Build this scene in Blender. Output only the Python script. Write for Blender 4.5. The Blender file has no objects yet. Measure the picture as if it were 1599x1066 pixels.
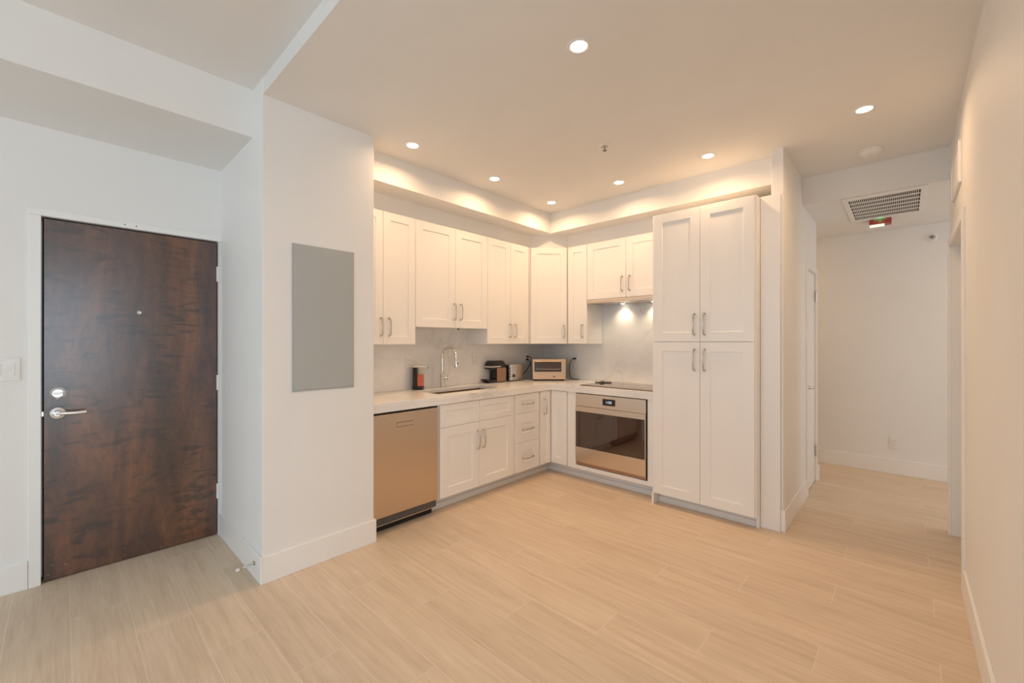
import bpy, bmesh, math, random
from mathutils import Vector, Matrix
PI = math.pi
R = math.radians
S = bpy.context.scene
COL = S.collection
random.seed(7)

# ------------------------------------------------------------------ camera
cam_d = bpy.data.cameras.new('camera')
cam = bpy.data.objects.new('camera', cam_d)
COL.objects.link(cam)
cam_d.sensor_width = 36.0
cam_d.lens = 656.98 / 1599 * 36.0
cam_d.clip_start = 0.02
cam.location = (0, 0, 1.34)
cam.rotation_euler = (R(90.035), R(0.0), R(43.01))
S.camera = cam

# ------------------------------------------------------------------ view and world
S.view_settings.view_transform = 'Standard'
S.view_settings.look = 'None'
S.view_settings.gamma = 1
S.view_settings.use_curve_mapping = False
S.view_settings.exposure = 0.09
S.cycles.max_bounces = 14
S.cycles.diffuse_bounces = 8
S.cycles.glossy_bounces = 5
S.cycles.transmission_bounces = 8
S.cycles.sample_clamp_indirect = 8
S.cycles.caustics_reflective = False
S.cycles.caustics_refractive = False
w = bpy.data.worlds.new('sky')
S.world = w
w.use_nodes = True
w.node_tree.nodes['Background'].inputs['Color'].default_value = (0.76, 0.885, 1.0, 1)
w.node_tree.nodes['Background'].inputs['Strength'].default_value = 0.55

DAY = (0.745, 0.88, 1.0)
WARM = (1.0, 0.63, 0.345)
LAMP_W = 3.85
HALL_W = 5.2


def area(name, loc, rot, sx, sy, power, color):
    d = bpy.data.lights.new(name, 'AREA')
    d.shape = 'RECTANGLE'
    d.size = sx
    d.size_y = sy
    d.energy = power
    d.color = color
    o = bpy.data.objects.new(name, d)
    COL.objects.link(o)
    o.location = loc
    o.rotation_euler = rot
    return o


# daylight entering through the three windows (each lamp fills its window opening)
area('window_daylight_south', (-0.9, -4.06, 1.35), (R(90), 0, R(0)), 4.8, 2.3, 80, DAY)  # unseen opening, shifted left to light the column side and entry floor
area('window_daylight_east', (4.06, -0.95, 1.35), (R(90), 0, R(90)), 3.1, 2.3, 86, DAY)
area('window_daylight_corridor', (3.06, 5.02, 1.35), (R(90), 0, R(90)), 1.2, 2.0, 20, (0.90, 0.95, 1.0))


# ------------------------------------------------------------------ materials
def new_mat(name):
    m = bpy.data.materials.new(name)
    m.use_nodes = True
    nt = m.node_tree
    return m, nt, nt.nodes['Principled BSDF']


def N(nt, kind, **kw):
    n = nt.nodes.new(kind)
    for k, v in kw.items():
        setattr(n, k, v)
    return n


def setin(n, **kw):
    for k, v in kw.items():
        n.inputs[k.replace('_', ' ')].default_value = v


def pos(nt):
    return N(nt, 'ShaderNodeNewGeometry').outputs['Position']


def mathn(nt, op, a, b=None, c=None):
    n = N(nt, 'ShaderNodeMath', operation=op)
    for i, v in enumerate((a, b, c)):
        if v is None:
            continue
        if isinstance(v, (int, float)):
            n.inputs[i].default_value = v
        else:
            nt.links.new(v, n.inputs[i])
    return n.outputs[0]


def ramp(nt, fac, stops):
    r = N(nt, 'ShaderNodeValToRGB')
    els = r.color_ramp.elements
    while len(els) < len(stops):
        els.new(0.5)
    for e, (p, c) in zip(els, stops):
        e.position = p
        e.color = (*c, 1) if len(c) == 3 else c
    nt.links.new(fac, r.inputs['Fac'])
    return r.outputs['Color']


def noise(nt, vec, scale, detail=3, rough=0.5, dist=0.0):
    n = N(nt, 'ShaderNodeTexNoise')
    setin(n, Scale=scale, Detail=detail, Roughness=rough, Distortion=dist)
    if vec is not None:
        nt.links.new(vec, n.inputs['Vector'])
    return n


def mapping(nt, vec, scale=(1, 1, 1), loc=(0, 0, 0), rot=(0, 0, 0)):
    m = N(nt, 'ShaderNodeMapping')
    m.inputs['Scale'].default_value = scale
    m.inputs['Location'].default_value = loc
    m.inputs['Rotation'].default_value = rot
    nt.links.new(vec, m.inputs['Vector'])
    return m.outputs['Vector']


def mix(nt, fac, a, b, blend='MIX'):
    n = N(nt, 'ShaderNodeMix', data_type='RGBA', blend_type=blend)
    for sock, v in ((n.inputs['Factor'], fac), (n.inputs['A'], a), (n.inputs['B'], b)):
        if isinstance(v, (int, float)):
            sock.default_value = v
        elif isinstance(v, tuple):
            sock.default_value = (*v, 1) if len(v) == 3 else v
        else:
            nt.links.new(v, sock)
    return n.outputs['Result']


def bump(nt, bsdf, h, strength=0.1, dist=0.01):
    b = N(nt, 'ShaderNodeBump')
    setin(b, Strength=strength, Distance=dist)
    nt.links.new(h, b.inputs['Height'])
    nt.links.new(b.outputs['Normal'], bsdf.inputs['Normal'])


def paint(name, col, rough, speck=0.02, bstr=0.03, spec=0.5):
    m, nt, b = new_mat(name)
    n = noise(nt, pos(nt), 3.0, 4)
    c2 = tuple(max(0, v - speck) for v in col)
    nt.links.new(ramp(nt, n.outputs['Fac'], [(0.3, c2), (0.7, col)]), b.inputs['Base Color'])
    b.inputs['Roughness'].default_value = rough
    b.inputs['Specular IOR Level'].default_value = spec
    if bstr:
        n2 = noise(nt, pos(nt), 220.0, 2)
        bump(nt, b, n2.outputs['Fac'], bstr, 0.002)
    return m


def plain(name, col, rough=0.4, metal=0.0, spec=0.5, coat=0.0):
    m, nt, b = new_mat(name)
    n = noise(nt, pos(nt), 60.0, 2)
    c2 = tuple(v * 0.93 for v in col)
    nt.links.new(ramp(nt, n.outputs['Fac'], [(0.35, c2), (0.65, col)]), b.inputs['Base Color'])
    b.inputs['Roughness'].default_value = rough
    b.inputs['Metallic'].default_value = metal
    b.inputs['Specular IOR Level'].default_value = spec
    b.inputs['Coat Weight'].default_value = coat
    return m


def emit(name, col, strength):
    m = bpy.data.materials.new(name)
    m.use_nodes = True
    nt = m.node_tree
    nt.nodes.clear()
    e = N(nt, 'ShaderNodeEmission')
    e.inputs['Color'].default_value = (*col, 1)
    e.inputs['Strength'].default_value = strength
    o = N(nt, 'ShaderNodeOutputMaterial')
    nt.links.new(e.outputs[0], o.inputs['Surface'])
    return m


def brushed(name, col, rough, axis, streak=1.0):
    """brushed metal with soft wide reflection streaks; axis = direction of the fine brush lines"""
    m, nt, b = new_mat(name)
    sc = [320, 320, 320]
    sc[axis] = 3
    n = noise(nt, mapping(nt, pos(nt), tuple(sc)), 1.0, 2)
    c2 = tuple(v * 0.96 for v in col)
    nt.links.new(ramp(nt, n.outputs['Fac'], [(0.3, c2), (0.7, col)]), b.inputs['Base Color'])
    b.inputs['Metallic'].default_value = 1.0
    b.inputs['Roughness'].default_value = rough
    if streak:
        tn = N(nt, 'ShaderNodeTangent', direction_type='RADIAL', axis='Z')
        nt.links.new(tn.outputs[0], b.inputs['Tangent'])
        b.inputs['Anisotropic'].default_value = 0.75 * streak
    return m


def marble(name):
    m, nt, b = new_mat(name)
    p = pos(nt)
    w1 = noise(nt, p, 1.3, 4, 0.55)
    vec = N(nt, 'ShaderNodeVectorMath', operation='MULTIPLY_ADD')
    nt.links.new(w1.outputs['Color'], vec.inputs[0])
    vec.inputs[1].default_value = (0.9, 0.9, 0.9)
    nt.links.new(p, vec.inputs[2])
    v = N(nt, 'ShaderNodeTexVoronoi', feature='DISTANCE_TO_EDGE')
    v.inputs['Scale'].default_value = 1.7
    nt.links.new(vec.outputs[0], v.inputs['Vector'])
    veins = ramp(nt, v.outputs['Distance'], [(0.0, (1, 1, 1)), (0.008, (0.45, 0.45, 0.45)), (0.035, (0, 0, 0))])
    gate = noise(nt, p, 2.3, 2)
    g2 = ramp(nt, gate.outputs['Fac'], [(0.42, (0, 0, 0)), (0.62, (1, 1, 1))])
    f = mix(nt, 1.0, veins, g2, 'MULTIPLY')
    cloud = noise(nt, p, 1.7, 5, 0.6)
    base = ramp(nt, cloud.outputs['Fac'], [(0.3, (0.74, 0.73, 0.72)), (0.6, (0.86, 0.855, 0.85))])
    sep = N(nt, 'ShaderNodeSeparateColor')
    nt.links.new(f, sep.inputs[0])
    fac = mathn(nt, 'MULTIPLY', sep.outputs[0], 0.34)
    nt.links.new(mix(nt, fac, base, (0.42, 0.40, 0.385)), b.inputs['Base Color'])
    b.inputs['Roughness'].default_value = 0.22
    return m


def floor_mat():
    m, nt, b = new_mat('wood_look_porcelain_planks')
    p = pos(nt)
    s = N(nt, 'ShaderNodeSeparateXYZ')
    nt.links.new(p, s.inputs[0])
    L, W_ = 1.145, 0.205
    yr = mathn(nt, 'DIVIDE', mathn(nt, 'SUBTRACT', s.outputs['Y'], 0.031), W_)
    row = mathn(nt, 'FLOOR', yr)
    fy = mathn(nt, 'SUBTRACT', yr, row)
    xr = mathn(nt, 'SUBTRACT', mathn(nt, 'DIVIDE', mathn(nt, 'ADD', s.outputs['X'], 2.946), L),
               mathn(nt, 'MULTIPLY', row, 1 / 3))
    cellx = mathn(nt, 'FLOOR', xr)
    fx = mathn(nt, 'SUBTRACT', xr, cellx)
    ex = mathn(nt, 'MULTIPLY', mathn(nt, 'MINIMUM', fx, mathn(nt, 'SUBTRACT', 1.0, fx)), L)
    ey = mathn(nt, 'MULTIPLY', mathn(nt, 'MINIMUM', fy, mathn(nt, 'SUBTRACT', 1.0, fy)), W_)
    edge = mathn(nt, 'MINIMUM', ex, ey)
    grout = mathn(nt, 'LESS_THAN', edge, 0.0017)
    cmb = N(nt, 'ShaderNodeCombineXYZ')
    nt.links.new(cellx, cmb.inputs[0])
    nt.links.new(row, cmb.inputs[1])
    wn = N(nt, 'ShaderNodeTexWhiteNoise', noise_dimensions='3D')
    nt.links.new(cmb.outputs[0], wn.inputs['Vector'])
    off = N(nt, 'ShaderNodeVectorMath', operation='MULTIPLY_ADD')
    nt.links.new(wn.outputs['Color'], off.inputs[0])
    off.inputs[1].default_value = (13, 13, 13)
    nt.links.new(p, off.inputs[2])
    g1 = noise(nt, mapping(nt, off.outputs[0], (1.7, 30, 1)), 1.0, 6, 0.66, 0.5)
    g2 = noise(nt, mapping(nt, off.outputs[0], (1.2, 4.5, 1)), 1.0, 4, 0.55, 1.2)
    g3 = noise(nt, mapping(nt, off.outputs[0], (6, 130, 1)), 1.0, 3, 0.6)
    c = ramp(nt, g1.outputs['Fac'], [(0.32, (0.57, 0.438, 0.318)), (0.5, (0.685, 0.550, 0.416)), (0.66, (0.75, 0.622, 0.486))])
    c = mix(nt, 0.30, c, ramp(nt, g2.outputs['Fac'], [(0.32, (0.55, 0.42, 0.295)), (0.62, (0.76, 0.625, 0.47))]))
    c = mix(nt, 0.20, c, ramp(nt, g3.outputs['Fac'], [(0.35, (0.55, 0.43, 0.305)), (0.6, (0.76, 0.625, 0.475))]))
    tone = ramp(nt, wn.outputs['Value'], [(0.0, (0.965, 0.965, 0.968)), (1.0, (1.03, 1.028, 1.025))])
    c = mix(nt, 1.0, c, tone, 'MULTIPLY')
    c = mix(nt, mathn(nt, 'MULTIPLY', grout, 0.62), c, (0.78, 0.70, 0.60))
    nt.links.new(c, b.inputs['Base Color'])
    b.inputs['Roughness'].default_value = 0.42
    b.inputs['Specular IOR Level'].default_value = 0.35
    h = mathn(nt, 'SUBTRACT', mathn(nt, 'MULTIPLY', g3.outputs['Fac'], 0.2), grout)
    bump(nt, b, h, 0.12, 0.002)
    return m


def dark_wood():
    m, nt, b = new_mat('dark_walnut_veneer')
    p = pos(nt)
    big = noise(nt, mapping(nt, p, (1, 4.5, 0.9)), 1.3, 4, 0.6, 0.5)
    fig = noise(nt, mapping(nt, p, (1, 5.0, 20), rot=(R(12), 0, 0)), 1.0, 3, 0.5, 1.2)   # cross figure of the flamed veneer
    gate = noise(nt, mapping(nt, p, (1, 3.5, 1.6)), 1.5, 3, 0.5)
    fine = noise(nt, mapping(nt, p, (1, 30, 14)), 1.0, 5, 0.65, 0.8)
    c = ramp(nt, big.outputs['Fac'], [(0.34, (0.040, 0.018, 0.013)), (0.50, (0.088, 0.033, 0.017)), (0.66, (0.175, 0.064, 0.024))])
    figc = ramp(nt, fig.outputs['Fac'], [(0.36, (0.42, 0.44, 0.52)), (0.47, (1, 1, 1)), (0.72, (1.15, 1.1, 1.05))])
    gfac = ramp(nt, gate.outputs['Fac'], [(0.36, (0, 0, 0)), (0.54, (1, 1, 1))])
    c = mix(nt, gfac, c, mix(nt, 1.0, c, figc, 'MULTIPLY'))
    c = mix(nt, 0.7, c, ramp(nt, fine.outputs['Fac'], [(0.32, (0.55, 0.55, 0.58)), (0.68, (1.35, 1.28, 1.2))]), 'MULTIPLY')
    s = N(nt, 'ShaderNodeSeparateXYZ')
    nt.links.new(p, s.inputs[0])
    # scuffs and paint flecks near the bottom edge
    ch = noise(nt, p, 75.0, 2)
    low = mathn(nt, 'LESS_THAN', s.outputs['Z'], 0.09)
    fl = mathn(nt, 'MULTIPLY', mathn(nt, 'GREATER_THAN', ch.outputs['Fac'], 0.725), low)
    c = mix(nt, fl, c, (0.55, 0.50, 0.47))
    nt.links.new(c, b.inputs['Base Color'])
    b.inputs['Roughness'].default_value = 0.34
    b.inputs['Specular IOR Level'].default_value = 0.5
    b.inputs['Coat Weight'].default_value = 1.0
    b.inputs['Coat IOR'].default_value = 1.62
    b.inputs['Coat Roughness'].default_value = 0.20
    bump(nt, b, fine.outputs['Fac'], 0.08, 0.002)
    return m


M = {}
M['wall'] = paint('white_wall_paint', (0.83, 0.825, 0.81), 0.6)
M['ceil'] = paint('ceiling_paint', (0.80, 0.795, 0.78), 0.75)
M['trim'] = paint('semi_gloss_trim_paint', (0.86, 0.855, 0.84), 0.35, 0.01, 0)
M['cab'] = paint('white_cabinet_lacquer', (0.86, 0.85, 0.835), 0.33, 0.008, 0)
M['toe'] = paint('grey_white_toe_board', (0.74, 0.74, 0.74), 0.45, 0.01, 0)
M['floor'] = floor_mat()
M['door'] = dark_wood()
M['marble'] = marble('white_veined_marble')
M['steel'] = brushed('brushed_stainless_front', (0.68, 0.56, 0.44), 0.34, 0)  # neutral steel; warm room reflections tinted into the base colour
M['steelh'] = brushed('brushed_stainless_panel', (0.74, 0.64, 0.54), 0.26, 0)  # lighter steel with the same warm reflection tint in its colour
M['sink'] = brushed('sink_stainless', (0.44, 0.34, 0.25), 0.36, 1, 0)  # steel colour darkened, with the warm reflection tint put in
M['nickel'] = brushed('satin_nickel', (0.76, 0.74, 0.71), 0.25, 2, 0)
M['warmsteel'] = brushed('reflection_tinted_stainless', (0.76, 0.56, 0.41), 0.28, 0)  # coppery reflections of the warm room put into the steel colour
M['hardware'] = plain('bright_satin_hardware', (0.86, 0.85, 0.83), 0.24, 0.85)
M['pull'] = plain('polished_nickel_pull', (0.60, 0.56, 0.52), 0.16, 1.0)
M['chrome'] = plain('polished_chrome', (0.80, 0.79, 0.78), 0.08, 1.0)
M['black'] = plain('black_plastic', (0.018, 0.016, 0.015), 0.35)
M['blackgloss'] = plain('gloss_black_plastic', (0.02, 0.014, 0.012), 0.12)
M['darkgap'] = plain('dark_shadow_gap', (0.02, 0.017, 0.014), 0.8)
M['darkgrey'] = plain('dark_grey_plastic', (0.09, 0.085, 0.085), 0.4)
M['ovenglass'] = plain('dark_oven_glass', (0.040, 0.016, 0.009), 0.04, 0.0, 0.9, 0.6)
M['cookglass'] = plain('cooktop_glass', (0.10, 0.085, 0.07), 0.06, 0.0, 0.9, 0.3)
M['grey'] = paint('grey_enamel', (0.42, 0.44, 0.43), 0.45, 0.008, 0)
M['plastic'] = plain('white_plastic', (0.84, 0.83, 0.81), 0.4)
M['slot'] = plain('socket_slot', (0.22, 0.20, 0.18), 0.6)
M['bronze'] = plain('bronze_side_panel', (0.42, 0.26, 0.18), 0.35, 0.6)
M['orange'] = plain('orange_liquid_soap', (0.80, 0.11, 0.035), 0.25)
M['red'] = plain('red_alarm_plastic', (0.42, 0.05, 0.035), 0.4)
M['brass'] = plain('aged_brass', (0.38, 0.30, 0.16), 0.4, 0.9)
M['rubber'] = plain('white_rubber', (0.80, 0.78, 0.74), 0.6)
M['cord'] = plain('black_cord', (0.015, 0.012, 0.011), 0.5)
M['lampglow'] = emit('lamp_glow', (1.0, 0.90, 0.76), 9.0)
M['strobe'] = emit('painted_lens_highlight', (1.0, 0.93, 0.78), 1.05)  # emission paints the highlight on the lit clear lens; not a lamp
M['hoodglow'] = emit('hood_lamp_glow', (1.0, 0.90, 0.72), 14.0)
M['digits'] = emit('clock_digits_glow', (0.75, 0.85, 1.0), 1.3)
M['green'] = emit('added_green_glow', (0.12, 1.0, 0.35), 0.5)  # for the green strip added to the alarm
gm, gnt, gb = new_mat('clear_glass')
gb.inputs['Base Color'].default_value = (0.95, 0.97, 0.97, 1)
gb.inputs['Transmission Weight'].default_value = 1.0
gb.inputs['Roughness'].default_value = 0.02
gb.inputs['IOR'].default_value = 1.45
M['glass'] = gm
wm, wnt, wb = new_mat('window_glass')
wnt.nodes.remove(wb)
tr = N(wnt, 'ShaderNodeBsdfTransparent')
gl = N(wnt, 'ShaderNodeBsdfGlossy')
gl.inputs['Roughness'].default_value = 0.02
mx = N(wnt, 'ShaderNodeMixShader')
mx.inputs[0].default_value = 0.06
wnt.links.new(tr.outputs[0], mx.inputs[1])
wnt.links.new(gl.outputs[0], mx.inputs[2])
wnt.links.new(mx.outputs[0], wnt.nodes['Material Output'].inputs['Surface'])
M['window_glass'] = wm


# ------------------------------------------------------------------ mesh helpers
def bx(bm, x0, y0, z0, x1, y1, z1):
    x0, x1 = sorted((x0, x1)); y0, y1 = sorted((y0, y1)); z0, z1 = sorted((z0, z1))
    v = [bm.verts.new(p) for p in ((x0, y0, z0), (x1, y0, z0), (x1, y1, z0), (x0, y1, z0),
                                   (x0, y0, z1), (x1, y0, z1), (x1, y1, z1), (x0, y1, z1))]
    for f in ((0, 3, 2, 1), (4, 5, 6, 7), (0, 1, 5, 4), (1, 2, 6, 5), (2, 3, 7, 6), (3, 0, 4, 7)):
        bm.faces.new([v[i] for i in f])
    return v


def prism(bm, pts, z0, z1):
    """vertical prism over a counter-clockwise outline"""
    a = [bm.verts.new((x, y, z0)) for x, y in pts]
    b = [bm.verts.new((x, y, z1)) for x, y in pts]
    n = len(pts)
    bm.faces.new(list(reversed(a)))
    bm.faces.new(b)
    for i in range(n):
        j = (i + 1) % n
        bm.faces.new((a[i], a[j], b[j], b[i]))


def prism_x(bm, pts, x0, x1):
    """outline in (y, z) extruded along x"""
    a = [bm.verts.new((x0, y, z)) for y, z in pts]
    b = [bm.verts.new((x1, y, z)) for y, z in pts]
    n = len(pts)
    bm.faces.new(a)
    bm.faces.new(list(reversed(b)))
    for i in range(n):
        j = (i + 1) % n
        bm.faces.new((a[j], a[i], b[i], b[j]))
    bmesh.ops.recalc_face_normals(bm, faces=bm.faces)


def frame_of(d):
    d = Vector(d).normalized()
    up = Vector((0, 0, 1)) if abs(d.z) < 0.9 else Vector((1, 0, 0))
    a = d.cross(up).normalized()
    return a, d.cross(a).normalized()


def lathe(bm, origin, axis, prof, seg=28, caps=True):
    """profile [(t along axis, radius)] turned about the axis"""
    o = Vector(origin); d = Vector(axis).normalized()
    a, b = frame_of(d)
    rings = []
    for t, r in prof:
        if r < 1e-6:
            rings.append([bm.verts.new(o + d * t)])
        else:
            rings.append([bm.verts.new(o + d * t + (a * math.cos(2 * PI * k / seg) + b * math.sin(2 * PI * k / seg)) * r) for k in range(seg)])
    for r0, r1 in zip(rings, rings[1:]):
        for k in range(seg):
            k2 = (k + 1) % seg
            if len(r0) == 1 and len(r1) == 1:
                continue
            if len(r0) == 1:
                bm.faces.new((r0[0], r1[k], r1[k2]))
            elif len(r1) == 1:
                bm.faces.new((r0[k], r0[k2], r1[0]))
            else:
                bm.faces.new((r0[k], r0[k2], r1[k2], r1[k]))
    if caps:
        if len(rings[0]) > 1: bm.faces.new(list(reversed(rings[0])))
        if len(rings[-1]) > 1: bm.faces.new(rings[-1])
    bmesh.ops.recalc_face_normals(bm, faces=bm.faces)


def smooth_path(pts, sub=6):
    P = [Vector(p) for p in pts]
    out = []
    for i in range(len(P) - 1):
        p0 = P[max(i - 1, 0)]; p1 = P[i]; p2 = P[i + 1]; p3 = P[min(i + 2, len(P) - 1)]
        for k in range(sub):
            t = k / sub
            out.append(0.5 * ((2 * p1) + (-p0 + p2) * t + (2 * p0 - 5 * p1 + 4 * p2 - p3) * t * t + (-p0 + 3 * p1 - 3 * p2 + p3) * t ** 3))
    out.append(P[-1])
    return out


def tube(bm, pts, r, seg=10, sq=None):
    """sweep a round (or sq=(w,h) elliptic) section along points"""
    P = [Vector(p) for p in pts]
    t0 = (P[1] - P[0]).normalized()
    a, b = frame_of(t0)
    rings = []
    prev = t0
    for i, p in enumerate(P):
        t = (P[min(i + 1, len(P) - 1)] - P[max(i - 1, 0)]).normalized()
        q = prev.rotation_difference(t)
        a = q @ a; b = q @ b
        prev = t
        rr = r[i] if isinstance(r, (list, tuple)) else r
        rings.append([bm.verts.new(p + (a * math.cos(2 * PI * k / seg) + b * math.sin(2 * PI * k / seg)) * rr) for k in range(seg)])
    for r0, r1 in zip(rings, rings[1:]):
        for k in range(seg):
            k2 = (k + 1) % seg
            bm.faces.new((r0[k], r0[k2], r1[k2], r1[k]))
    bm.faces.new(list(reversed(rings[0])))
    bm.faces.new(rings[-1])
    bmesh.ops.recalc_face_normals(bm, faces=bm.faces)


def holed(bm, lo, hi, axis, holes):
    """box lo..hi with rectangular holes through it along axis; a hole is (u0, v0, u1, v1) in the other two axes"""
    ax = [i for i in range(3) if i != axis]
    u, v = ax
    us = sorted({lo[u], hi[u], *[c for h in holes for c in (h[0], h[2]) if lo[u] < c < hi[u]]})
    vs = sorted({lo[v], hi[v], *[c for h in holes for c in (h[1], h[3]) if lo[v] < c < hi[v]]})
    def solid(i, j):
        if i < 0 or j < 0 or i >= len(us) - 1 or j >= len(vs) - 1: return False
        cu = (us[i] + us[i + 1]) / 2; cv = (vs[j] + vs[j + 1]) / 2
        return not any(h[0] < cu < h[2] and h[1] < cv < h[3] for h in holes)
    cache = {}
    def V(i, j, s):
        k = (i, j, s)
        if k not in cache:
            p = [0, 0, 0]
            p[u] = us[i]; p[v] = vs[j]; p[axis] = hi[axis] if s else lo[axis]
            cache[k] = bm.verts.new(p)
        return cache[k]
    for i in range(len(us) - 1):
        for j in range(len(vs) - 1):
            if not solid(i, j): continue
            for s in (0, 1):
                bm.faces.new((V(i, j, s), V(i + 1, j, s), V(i + 1, j + 1, s), V(i, j + 1, s)))
            if not solid(i - 1, j): bm.faces.new((V(i, j, 0), V(i, j + 1, 0), V(i, j + 1, 1), V(i, j, 1)))
            if not solid(i + 1, j): bm.faces.new((V(i + 1, j, 0), V(i + 1, j + 1, 0), V(i + 1, j + 1, 1), V(i + 1, j, 1)))
            if not solid(i, j - 1): bm.faces.new((V(i, j, 0), V(i + 1, j, 0), V(i + 1, j, 1), V(i, j, 1)))
            if not solid(i, j + 1): bm.faces.new((V(i, j + 1, 0), V(i + 1, j + 1, 0), V(i + 1, j + 1, 1), V(i, j + 1, 1)))
    bmesh.ops.recalc_face_normals(bm, faces=bm.faces)


def obj(name, bm, m, parent=None, bevel=0.0, smooth=False, seg=2):
    me = bpy.data.meshes.new(name)
    bm.to_mesh(me)
    bm.free()
    o = bpy.data.objects.new(name, me)
    COL.objects.link(o)
    me.materials.append(M[m] if isinstance(m, str) else m)
    if parent is not None:
        o.parent = parent
    if bevel:
        b = o.modifiers.new('edge', 'BEVEL')
        b.width = bevel
        b.segments = seg
        b.limit_method = 'ANGLE'
        b.angle_limit = R(35)
        b.harden_normals = False
    if smooth:
        for p in me.polygons: p.use_smooth = True
        me.set_sharp_from_angle(angle=R(38))
    return o


def B():
    return bmesh.new()


def thing(name, label, cat, loc=(0, 0, 0), rz=0.0, group=None):
    o = bpy.data.objects.new(name, None)
    o.empty_display_size = 0.05
    COL.objects.link(o)
    o.location = loc
    o.rotation_euler = (0, 0, rz)
    return tag(o, label, cat, group)


def tag(o, label, cat, group=None):
    o['label'] = label
    o['category'] = cat
    if group: o['group'] = group
    return o


def struct(name, bm, m, label=None, bevel=0.0):
    o = obj(name, bm, m, None, bevel)
    o['kind'] = 'structure'
    if label: o['label'] = label
    return o


def boxo(name, c, m, parent=None, bevel=0.0, **kw):
    b = B()
    bx(b, *c)
    return obj(name, b, m, parent, bevel, **kw)


# ------------------------------------------------------------------ setting: floor, walls, ceilings
ZK, ZL, ZH = 2.712, 2.801, 2.483      # kitchen, living and hall ceilings
XE, XR = -3.485, 0.235                # entry wall face, right wall face
b = B(); bx(b, -3.6, -4.2, -0.06, 4.2, 6.0, 0.0)
struct('floor', b, 'floor', 'pale beige wood look plank tile floor')

b = B(); holed(b, (XE - 0.12, -4.1, 0), (XE, 0.761, 2.9), 0, [(-0.075, -1, 0.745, 2.035)])
struct('wall_entry', b, 'wall', 'white wall around the dark entry door')
b = B(); bx(b, XE, 0.761, 0, -2.601, 1.430, 2.86)
struct('wall_column', b, 'wall', 'white boxed column carrying the grey panel', 0.003)
b = B(); bx(b, -3.37, 1.430, 0, -3.25, 4.17, 2.78)
struct('wall_left', b, 'wall', 'white wall behind the sink run')
b = B(); bx(b, -3.25, 4.05, 0, -0.70, 4.17, 2.78)
struct('wall_back', b, 'wall', 'white wall behind the cooktop run')
b = B(); holed(b, (-0.70, 3.478, 0), (-0.625, 5.0, 2.78), 0, [(4.45, -1, 4.93, 1.985)])
struct('wall_hall', b, 'wall', 'white wall end beside the pantry, running into the hall', 0.003)
b = B(); bx(b, -3.0, 4.9, 0, -0.70, 5.0, 2.6)
struct('wall_corridor_left', b, 'wall')
b = B(); bx(b, -3.1, 5.77, 0, 3.2, 5.87, 2.6)
struct('wall_end', b, 'wall', 'white end wall of the hall')
b = B(); bx(b, -3.1, 4.9, 0, -3.0, 5.77, 2.6)
struct('wall_corridor_far', b, 'wall')
b = B(); holed(b, (XR, 0.761, 0), (XR + 0.12, 4.285, 2.78), 0, [(3.315, -1, 4.20, 2.0)])
struct('wall_right', b, 'wall', 'long white wall along the right side', 0.003)
b = B(); bx(b, XR + 0.12, 4.165, 0, 3.0, 4.285, 2.6)
struct('wall_corridor_right', b, 'wall')
b = B(); holed(b, (3.0, 4.165, 0), (3.1, 5.77, 2.6), 0, [(4.42, 0.35, 5.62, 2.35)])
struct('wall_corridor_window', b, 'wall')
b = B(); bx(b, XR + 0.12, 0.761, 0, 4.1, 0.861, 2.9)
struct('wall_living_north', b, 'wall')
b = B(); holed(b, (4.0, -4.1, 0), (4.1, 0.761, 2.9), 0, [(-2.5, 0.2, 0.6, 2.5)])
struct('wall_living_east', b, 'wall')
b = B(); holed(b, (-3.485, -4.1, 0), (4.0, -4.0, 2.9), 1, [(-3.3, 0.2, 1.5, 2.5)])
struct('wall_living_south', b, 'wall')

b = B(); bx(b, -3.37, 0.764, ZK, XR + 0.12, 4.255, ZL + 0.1)
struct('ceiling', b, 'ceil', 'kitchen ceiling with recessed lamps')
b = B(); bx(b, -3.6, -4.1, ZL, 4.1, 0.764, ZL + 0.1)
struct('ceiling_living', b, 'ceil', 'slightly higher ceiling over the entry')
b = B(); bx(b, -3.1, 4.255, ZH, 3.1, 5.87, ZL + 0.1)
struct('ceiling_hall', b, 'ceil', 'lower hall ceiling with the air grille')
b = B(); bx(b, XE, -4.0, 2.527, -2.768, 0.761, ZL)
struct('ceiling_beam', b, 'wall', 'dropped beam above the entry door')
b = B(); prism(b, [(-3.25, 1.432), (-2.785, 1.432), (-2.785, 3.59), (-0.70, 3.59), (-0.70, 4.05), (-3.25, 4.05)], 2.506, ZK)
struct('ceiling_soffit', b, 'wall', 'stepped soffit around the kitchen ceiling')
b = B(); prism(b, [(-3.25, 1.432), (-3.012, 1.432), (-3.012, 3.515), (-2.715, 3.812), (-1.2, 3.812), (-1.2, 4.05), (-3.25, 4.05)], 2.3555, 2.506)
struct('trim_1', b, 'wall', 'recessed fascia above the wall cabinets')


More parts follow.
